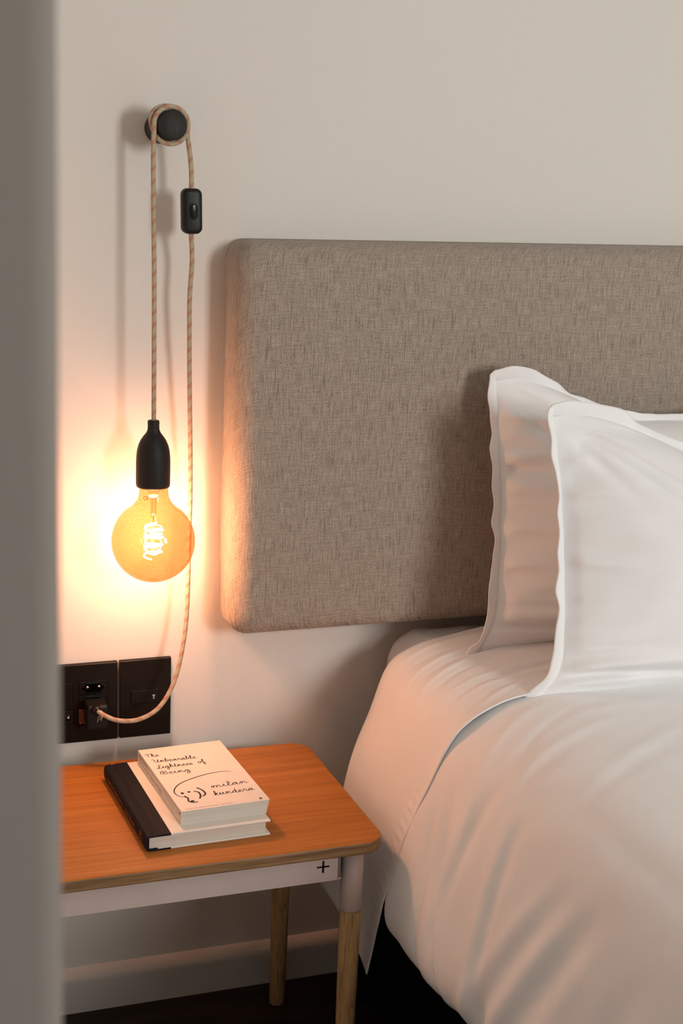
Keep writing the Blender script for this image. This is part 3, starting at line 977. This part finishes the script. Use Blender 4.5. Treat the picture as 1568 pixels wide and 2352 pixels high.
def hardcover():
    root = empty('hardcover_book', (.4680, 1.8250, 0.4200), 'white hardcover book with navy-black cloth spine, lying under the paperback', 'book', None, (0, 0, math.radians(1.9)))
    w, h, t, b = .0825, .1165, .0212, .0026
    # boards
    for z0, nm in ((0, 'cover_board'), (t - b, 'cover_board')):
        from_bm(nm, bm_box(-w + .0145, w, -h, h, z0, z0 + b, None, .0007, 2), 'board', root)
    bm = bm_box(-w + .004, w - .0055, -h + .0035, h - .0035, b, t - b)
    from_bm('page_block', bm, 'pages', root)
    # cloth: spine with rounded joints wrapping over both boards
    e = .0003
    outp = [(-w + .0315, t + e), (-w + .016, t + e), (-w + .0105, t - .0012), (-w + .0065, t + .0002), (-w + .0012, t - .0008), (-w - .0008, t - .0035), (-w - .0014, t * .5), (-w - .0008, .0035), (-w + .0012, .0008), (-w + .0065, -.0000), (-w + .0315, .0000)]
    inn = [(-w + .0315, b - .0003), (-w + .012, b - .0003), (-w + .0032, b), (-w + .0018, b + .003), (-w + .0018, t - b - .003), (-w + .0032, t - b), (-w + .012, t - b + .0003), (-w + .0315, t - b + .0003)]
    ring = outp + inn
    o = loft('cloth_spine', [[(x, y, z) for x, z in ring] for y in (-h - .0004, -h + .001, h - .001, h + .0004)], 'navy', root, False)
    # gilt marks and emblem on the spine
    bm = bmesh.new()
    r2 = random.Random(5)
    y = .095
    while y > -.058:
        L = r2.uniform(.0016, .0032)
        if not (-.008 < y < .004):
            ribbon(bm, [(-y, .0085), (-y, .0085 + r2.uniform(.003, .0045))], .0009)
            if r2.random() < .6:
                ribbon(bm, [(-y, .0085), (-y + L * .7, .0085)], .0007)
        y -= L + .0006
    R = Matrix(((0, 0, -1), (-1, 0, 0), (0, 1, 0))).to_euler()
    o = flat_bm('gilt_lettering', bm, 'gold', root)
    o.location = (-w - .00175, 0, 0); o.rotation_euler = R
    o['kind'] = 'stuff'
    bm = bmesh.new()
    cx, cz = .090, .0106
    an = np.linspace(0, 2 * PI, 40)
    ribbon(bm, np.c_[cx + .0070 * np.cos(an), cz + .0070 * np.sin(an)], .0007)
    ribbon(bm, catmull([(cx - .003, cz - .0045), (cx + .002, cz - .0015), (cx - .001, cz + .001), (cx + .003, cz + .0045)], 6), .0009)
    ribbon(bm, catmull([(cx - .0035, cz + .001), (cx - .001, cz + .003), (cx + .001, cz + .005)], 6), .0009)
    o = flat_bm('gilt_emblem', bm, 'gold', root)
    o.location = (-w - .00175, 0, 0); o.rotation_euler = R
hardcover()

# ------------------------------------------------------------------ wall peg
def wall_peg():
    root = empty('wall_peg', (.4747, YW, 1.3095), 'round black wooden wall peg with the lamp cord looped around it', 'wall peg', None, (math.radians(-3.5), 0, 0))
    r, L = .0198, .0785
    lathe('peg', [(0, -.003), (r, -.003), (r, L - .0022), (r - .0006, L - .0008), (r - .0022, L), (0, L)], 'blackwood', root, 56, 'Y')
wall_peg()

# ------------------------------------------------------------------ pendant lamp
LX, LY = .4542, 1.9700
lamp = empty('pendant_lamp', (LX, LY, 0.925), 'plug-in pendant lamp with glowing amber globe bulb hanging from the wall peg', 'lamp')
def lp(o):
    return child_at_world(o, lamp)
# fabric cord: from the bulb holder up around the peg, down through the switch and into the socket
pc = np.array([.4747, 1.3143])
rc = .0198 + .0032
cr = .0033
pts = [(LX, LY, .924), (LX - .0004, LY, 1.00), (LX - .0012, LY, 1.12), (LX - .0024, 1.9735, 1.23), (LX - .003, 1.9735, 1.285)]
for k in range(0, 39):
    q = k / 38
    a = math.radians(184 - 540 * q)
    y = 1.9720 + .0115 * q
    rr = rc + .0045 * math.exp(-((q - .735) / .07) ** 2) + .0012 * math.exp(-((q - .5) / .1) ** 2)
    pts.append((pc[0] + rr * math.cos(a), y, pc[1] + rr * math.sin(a)))
down = [(.5000, 1.9832, 1.2950), (.5020, 1.9820, 1.2800), (.5042, 1.9810, 1.2580), (.5048, 1.981, 1.2313), (.5056, 1.983, 1.204), (.5064, 1.985, 1.1763), (.5094, 1.99, 1.1372), (.5074, 1.992, 1.0904), (.5085, 1.995, 1.0425), (.5106, 2.000, .9877), (.5134, 2.005, .9257), (.5163, 2.010, .8626), (.5173, 2.011, .7995), (.5165, 2.011, .7439), (.5145, 2.005, .6853), (.5115, 2.0, .6282), (.5039, 1.995, .5776), (.4911, 1.99, .5340), (.4691, 1.985, .5012), (.4395, 1.980, .4880), (.4112, 1.980, .4885), (.3915, 1.986, .4955), (.3800, 1.996, .5025)]
cordP = catmull(pts + down, 9)
lp(tube('cord', cordP, cr, 'cord', None, 12, True, True))
# threads sticking out at the plug end
bm = bmesh.new()
me_parts = []
for k in range(9):
    a = rng.uniform(0, 2 * PI); L = rng.uniform(.004, .011)
    p = np.array([.387 + rng.uniform(-.004, .004), 1.989, .498])
    p = p + np.array([0, math.sin(a) * .0025, math.cos(a) * .003])
    d = np.array([rng.uniform(-1, .8), -0.6 * abs(math.sin(a)), math.cos(a) * 1.2 + rng.uniform(-.3, .3)])
    d /= np.linalg.norm(d)
    P = catmull([p, p + d * L * .5 + [0, -.001, .001], p + d * L + [rng.uniform(-.002, .002), 0, -.0015]], 4)
    for i in range(len(P) - 1):
        dd = P[i + 1] - P[i]
        n_ = np.cross(dd, [0, 1, 0]); n_ = n_ / (np.linalg.norm(n_) + 1e-9) * .00022
        m_ = np.cross(dd, n_); m_ = m_ / (np.linalg.norm(m_) + 1e-9) * .00022
        c4 = [n_, m_, -n_, -m_]
        A = [bm.verts.new(P[i] + c) for c in c4]; B = [bm.verts.new(P[i + 1] + c) for c in c4]
        for q in range(4):
            bm.faces.new((A[q], A[(q + 1) % 4], B[(q + 1) % 4], B[q]))
th = from_bm('loose_threads', bm, 'thread')
th['kind'] = 'stuff'
lp(th)
# plug pushed into the socket
bm = bm_box(.3690, .3985, 1.9990, 2.0335, .4700, .5060, None, .004, 3)
pl = lp(from_bm('plug', bm, 'blackplastic'))
lathe_o = lathe('cord_grip', [(0, 0), (.0075, 0), (.0062, .006), (.0045, .0085), (0, .0085)], 'blackplastic', None, 24, 'Y', (.3810, 1.9995, .5010))
lp(lathe_o)
# inline switch
def inline_switch():
    c = Vector((.5056, 1.9825, 1.2040))
    tilt = math.radians(1.6)
    M_ = Matrix.Translation(c) @ Matrix.Rotation(-tilt, 4, 'Y')
    rings = []
    hw, hh, dp = .0134, .0298, .0100
    for y, ins in ((dp, .004), (dp - .0012, .0014), (dp - .004, 0), (-dp + .005, 0), (-dp + .0022, .0010), (-dp + .0006, .0030), (-dp, .0056)):
        rings.append([tuple(M_ @ Vector((x, y, z))) for x, z in rrect(-hw + ins, hw - ins, -hh + ins, hh - ins, max(.003, .0085 - ins * .6), 7)])
    body = lp(loft('switch_body', rings, 'blackplastic', None, True))
    def oval(rx, rz, n=36):
        out = []
        for k in range(n):
            a = 2 * PI * k / n
            x = rx * math.cos(a); z = rx * math.sin(a) + math.copysign(rz - rx, math.sin(a)) if abs(math.sin(a)) > 1e-6 else 0
            out.append((x, z))
        return out
    r1 = [[tuple(M_ @ Vector((x, y, z))) for x, z in oval(a, b_)] for a, b_, y in ((.0064, .0112, -dp + .0004), (.0062, .0110, -dp - .0007), (.0053, .0101, -dp - .0007), (.0050, .0098, -dp + .0002))]
    bez = loft('rocker_bezel', r1, 'gloss', None, True, False, False)
    r2 = [[tuple(M_ @ Vector((x, y + (-.0012 if z > 0 else .0004) * (abs(z) / .009), z))) for x, z in oval(a, b_)] for a, b_, y in ((.0049, .0097, -dp + .0006), (.0047, .0095, -dp - .0010), (.0040, .0086, -dp - .0014))]
    rock = loft('rocker', r2, 'gloss', None, True)
    for o in (bez, rock):
        o.parent = body
inline_switch()
# turned bulb holder
cap = [(0, .9245), (.0046, .9245), (.0072, .9242), (.0080, .9232), (.0081, .9210), (.0079, .9150), (.0084, .9105), (.0104, .9065), (.0140, .9020), (.0176, .8965), (.0204, .8900), (.0222, .8830), (.0231, .8750), (.0235, .8660), (.0235, .8370), (.0231, .8335), (.0222, .8318), (.0205, .8312), (.0205, .8340), (0, .8340)]
lp(lathe('bulb_holder', [(r, z - 0.0) for r, z in cap], 'blackwood', None, 64, 'Z', (LX - .0003, LY, 0)))
# globe bulb
BZ, BR = .7545, .0578
bp = [(0, BZ - BR)]
for a in range(-86, 53, 4):
    bp.append((BR * math.cos(math.radians(a)), BZ + BR * math.sin(math.radians(a))))
bp += [(.0312, .8025), (.0268, .8070), (.0235, .8115), (.0213, .8165), (.0202, .8220), (.0199, .8290), (.0198, .8345)]
bulb = lp(lathe('bulb', bp, 'glass', None, 96, 'Z', (LX + .0008, LY, 0)))
bulb['label'] = 'glowing amber glass globe bulb with a spiral filament'
BX = LX + .0008
def sub(o):
    o.parent = bulb
    return o
hel = []
turns = 4.6
for k in range(0, 117):
    q = k / 116
    a = q * turns * 2 * PI + .6
    r = .0128 * min(1, .45 + q * 6) * (1.0 - .06 * q)
    hel.append((BX + .0012 * math.sin(q * 4) + r * math.cos(a), LY + r * math.sin(a), .7790 - .0480 * q))
sub(tube('filament', hel, .00092, 'filament', None, 6))
sub(lathe('glass_stem', [(.0135, .8335), (.0095, .8270), (.0052, .8200), (.0044, .8120), (.0042, .7990), (.0050, .7955), (.0040, .7925), (0, .7920)], 'stem', None, 32, 'Z', (BX, LY, 0)))
for s_ in (-1, 1):
    sub(tube('support_wire', catmull([(BX + s_ * .0022, LY, .8150), (BX + s_ * .0022, LY, .7940), (BX + s_ * .0030, LY, .7870), (hel[0][0] if s_ > 0 else BX - .002, hel[0][1] if s_ > 0 else LY, .7785 if s_ > 0 else .7350)], 5), .00035, 'wire', None, 6))
sub(tube('centre_rod', [(BX, LY, .7930), (BX, LY, .7600), (BX + .0005, LY, .7300)], .0006, 'wire', None, 6))
# approval marks printed on the neck
def neck_print():
    cu = bpy.data.curves.new('neck_curve', 'FONT'); cu.body = 'CE'; cu.size = .0072; cu.align_x = 'CENTER'; cu.resolution_u = 2
    t_ = bpy.data.objects.new('neck_tmp', cu); C.objects.link(t_)
    me = bpy.data.meshes.new_from_object(t_); bpy.data.objects.remove(t_, do_unlink=True)
    for v in me.vertices:
        x, y = v.co.x, v.co.y
        z = .8170 + y
        r = .0208 + max(0, (.8205 - z)) * .22
        a = -PI / 2 - math.radians(44) + x / .0205
        v.co = (BX + r * math.cos(a), LY + r * math.sin(a), z)
    me.name = 'neck_print'
    return sub(link('neck_print', me, 'brown'))
neck_print()

# ------------------------------------------------------------------ socket and switch plates on the wall
PY = 2.0365                     # front face of the plates
def plate_with_hole(name, x0, x1, z0, z1, holes, parent, mat='plate'):
    xs = sorted({x0, x1, *[h[0] for h in holes], *[h[1] for h in holes]})
    zs = sorted({z0, z1, *[h[2] for h in holes], *[h[3] for h in holes]})
    bm = bmesh.new()
    def quad(p): bm.faces.new([bm.verts.new(q) for q in p])
    inh = lambda x, z: any(h[0] < x < h[1] and h[2] < z < h[3] for h in holes)
    for a, b_ in zip(xs[:-1], xs[1:]):
        for c, d in zip(zs[:-1], zs[1:]):
            if not inh((a + b_) / 2, (c + d) / 2):
                quad([(a, PY, c), (b_, PY, c), (b_, PY, d), (a, PY, d)])
    ch = .0007
    for (p, q) in (((x0, z0), (x1, z0)), ((x1, z0), (x1, z1)), ((x1, z1), (x0, z1)), ((x0, z1), (x0, z0))):
        cx, cz = (x0 + x1) / 2, (z0 + z1) / 2
        o = lambda t_: (t_[0] + math.copysign(ch, t_[0] - cx), t_[1] + math.copysign(ch, t_[1] - cz))
        P, Q = o(p), o(q)
        quad([(p[0], PY, p[1]), (q[0], PY, q[1]), (Q[0], PY + ch, Q[1]), (P[0], PY + ch, P[1])])
        quad([(P[0], PY + ch, P[1]), (Q[0], PY + ch, Q[1]), (Q[0], YW + .002, Q[1]), (P[0], YW + .002, P[1])])
    for h in holes:
        c4 = [(h[0], h[2]), (h[1], h[2]), (h[1], h[3]), (h[0], h[3])]
        for i in range(4):
            p, q = c4[i], c4[(i + 1) % 4]
            quad([(p[0], PY, p[1]), (q[0], PY, q[1]), (q[0], PY + .006, q[1]), (p[0], PY + .006, p[1])])
        quad([(x, PY + .006, z) for x, z in c4])
    bmesh.ops.remove_doubles(bm, verts=bm.verts, dist=1e-6)
    return child_at_world(from_bm(name, bm, mat), parent)
def disc_y(name, x, y, z, r, mat, parent, n=20):
    o = lathe(name, [(0, 0), (r, 0), (r, .0006), (0, .0006)], mat, None, n, 'Y', (x, y, z))
    return child_at_world(o, parent)

sp = empty('switch_plate', (.461, YW, .497), 'dark switch plate with one wide rocker, right of the socket plate', 'switch plate')
g = .0004
plate_with_hole('plate', .4242, .4983, .4384, .5560, [(.4386, .4810, .4892, .5106)], sp)
rk = child_at_world(from_bm('rocker', bm_box(.4386 + g, .4810 - g, PY - .0012, PY + .005, .4892 + g, .5106 - g, None, .0008, 2), 'module'), sp)
bm = bmesh.new()
def qxz(b_, pts, y):
    b_.faces.new([b_.verts.new((x, y, z)) for x, z in pts])
ix, iz = .4730, .4985
qxz(bm, [(ix - .0022, iz + .0036), (ix + .0022, iz + .0036), (ix + .0010, iz + .0002), (ix - .0010, iz + .0002)], PY - .00135)
qxz(bm, [(ix - .0010, iz - .0004), (ix + .0010, iz - .0004), (ix + .0010, iz - .0014), (ix - .0010, iz - .0014)], PY - .00135)
qxz(bm, [(ix - .0013, iz - .0020), (ix + .0013, iz - .0020), (ix + .0013, iz - .0030), (ix - .0013, iz - .0030)], PY - .00135)
child_at_world(from_bm('lamp_symbol', bm, 'icon'), sp)
sp.children[-1]['label'] = 'small pale grey lamp symbol'

so = empty('socket_plate', (.360, YW, .497), 'dark socket plate with the lamp plug in it, beside the switch plate', 'socket plate')
plate_with_hole('plate', .3010, .4188, .4384, .5560, [(.3125, .3550, .4670, .5310), (.3625, .4050, .4670, .5310)], so)
def hex_socket(x0, x1, z0, z1, with_holes=True):
    mod = from_bm('socket_module', bm_box(x0 + g, x1 - g, PY - .0008, PY + .005, z0 + g, z1 - g, None, .0006, 2), 'module')
    child_at_world(mod, so)
    cx, cz = (x0 + x1) / 2, (z0 + z1) / 2
    hw, hh = .0172, .0078
    hexo = [(-hw, .001), (-hw + .007, hh), (hw - .007, hh), (hw, .001), (hw - .007, -hh), (-hw + .007, -hh)]
    rings = []
    for s_, y in ((1.0, PY - .0009), (1.0, PY - .0022), (.93, PY - .0024), (.90, PY - .0010)):
        rings.append([(cx + x * s_, y, cz + z * s_) for x, z in hexo])
    o = child_at_world(loft('socket_rim', rings, 'module', None, False, False, False), so)
    o2 = child_at_world(from_py('socket_well', [(cx + x * .9, PY - .00095, cz + z * .9) for x, z in hexo], [tuple(range(6))], 'hole'), so)
    if with_holes:
        for dx, dz, mt in ((-.0085, .0012, 'metal'), (.0085, .0012, 'metal'), (0, .0042, 'hole')):
            disc_y('pin_hole', cx + dx, PY - .0010, cz + dz, .0021, mt, so)
hex_socket(.3625, .4050, .5100, .5310)
hex_socket(.3625, .4050, .4890, .5100, False)
child_at_world(from_bm('blank_module', bm_box(.3745 + g, .4050 - g, PY - .0006, PY + .005, .4670 + g, .4890 - g, None, .0006, 2), 'module'), so)
b_ = child_at_world(from_bm('rocker', bm_box(.3625 + g, .3740 - g, PY - .0030, PY + .005, .4670 + g, .4890 - g, None, .0010, 2), 'brown'), so)
b_['label'] = 'small glossy brown rocker'
for zc in (.4685,):
    for xc in (.3655, .3710):
        disc_y('rocker_pip', xc, PY - .0030, zc, .0009, 'metal', so, 12)
child_at_world(from_bm('side_module', bm_box(.3125 + g, .3550 - g, PY - .0008, PY + .005, .4880 + g, .5310 - g, None, .0006, 2), 'module'), so)
child_at_world(from_bm('side_module', bm_box(.3125 + g, .3550 - g, PY - .0008, PY + .005, .4670 + g, .4880 - g, None, .0006, 2), 'module'), so)
disc_y('round_jack', .3475, PY - .0010, .4775, .0044, 'gloss', so, 28)
disc_y('jack_pin', .3475, PY - .0018, .4775, .0018, 'metal', so, 20)
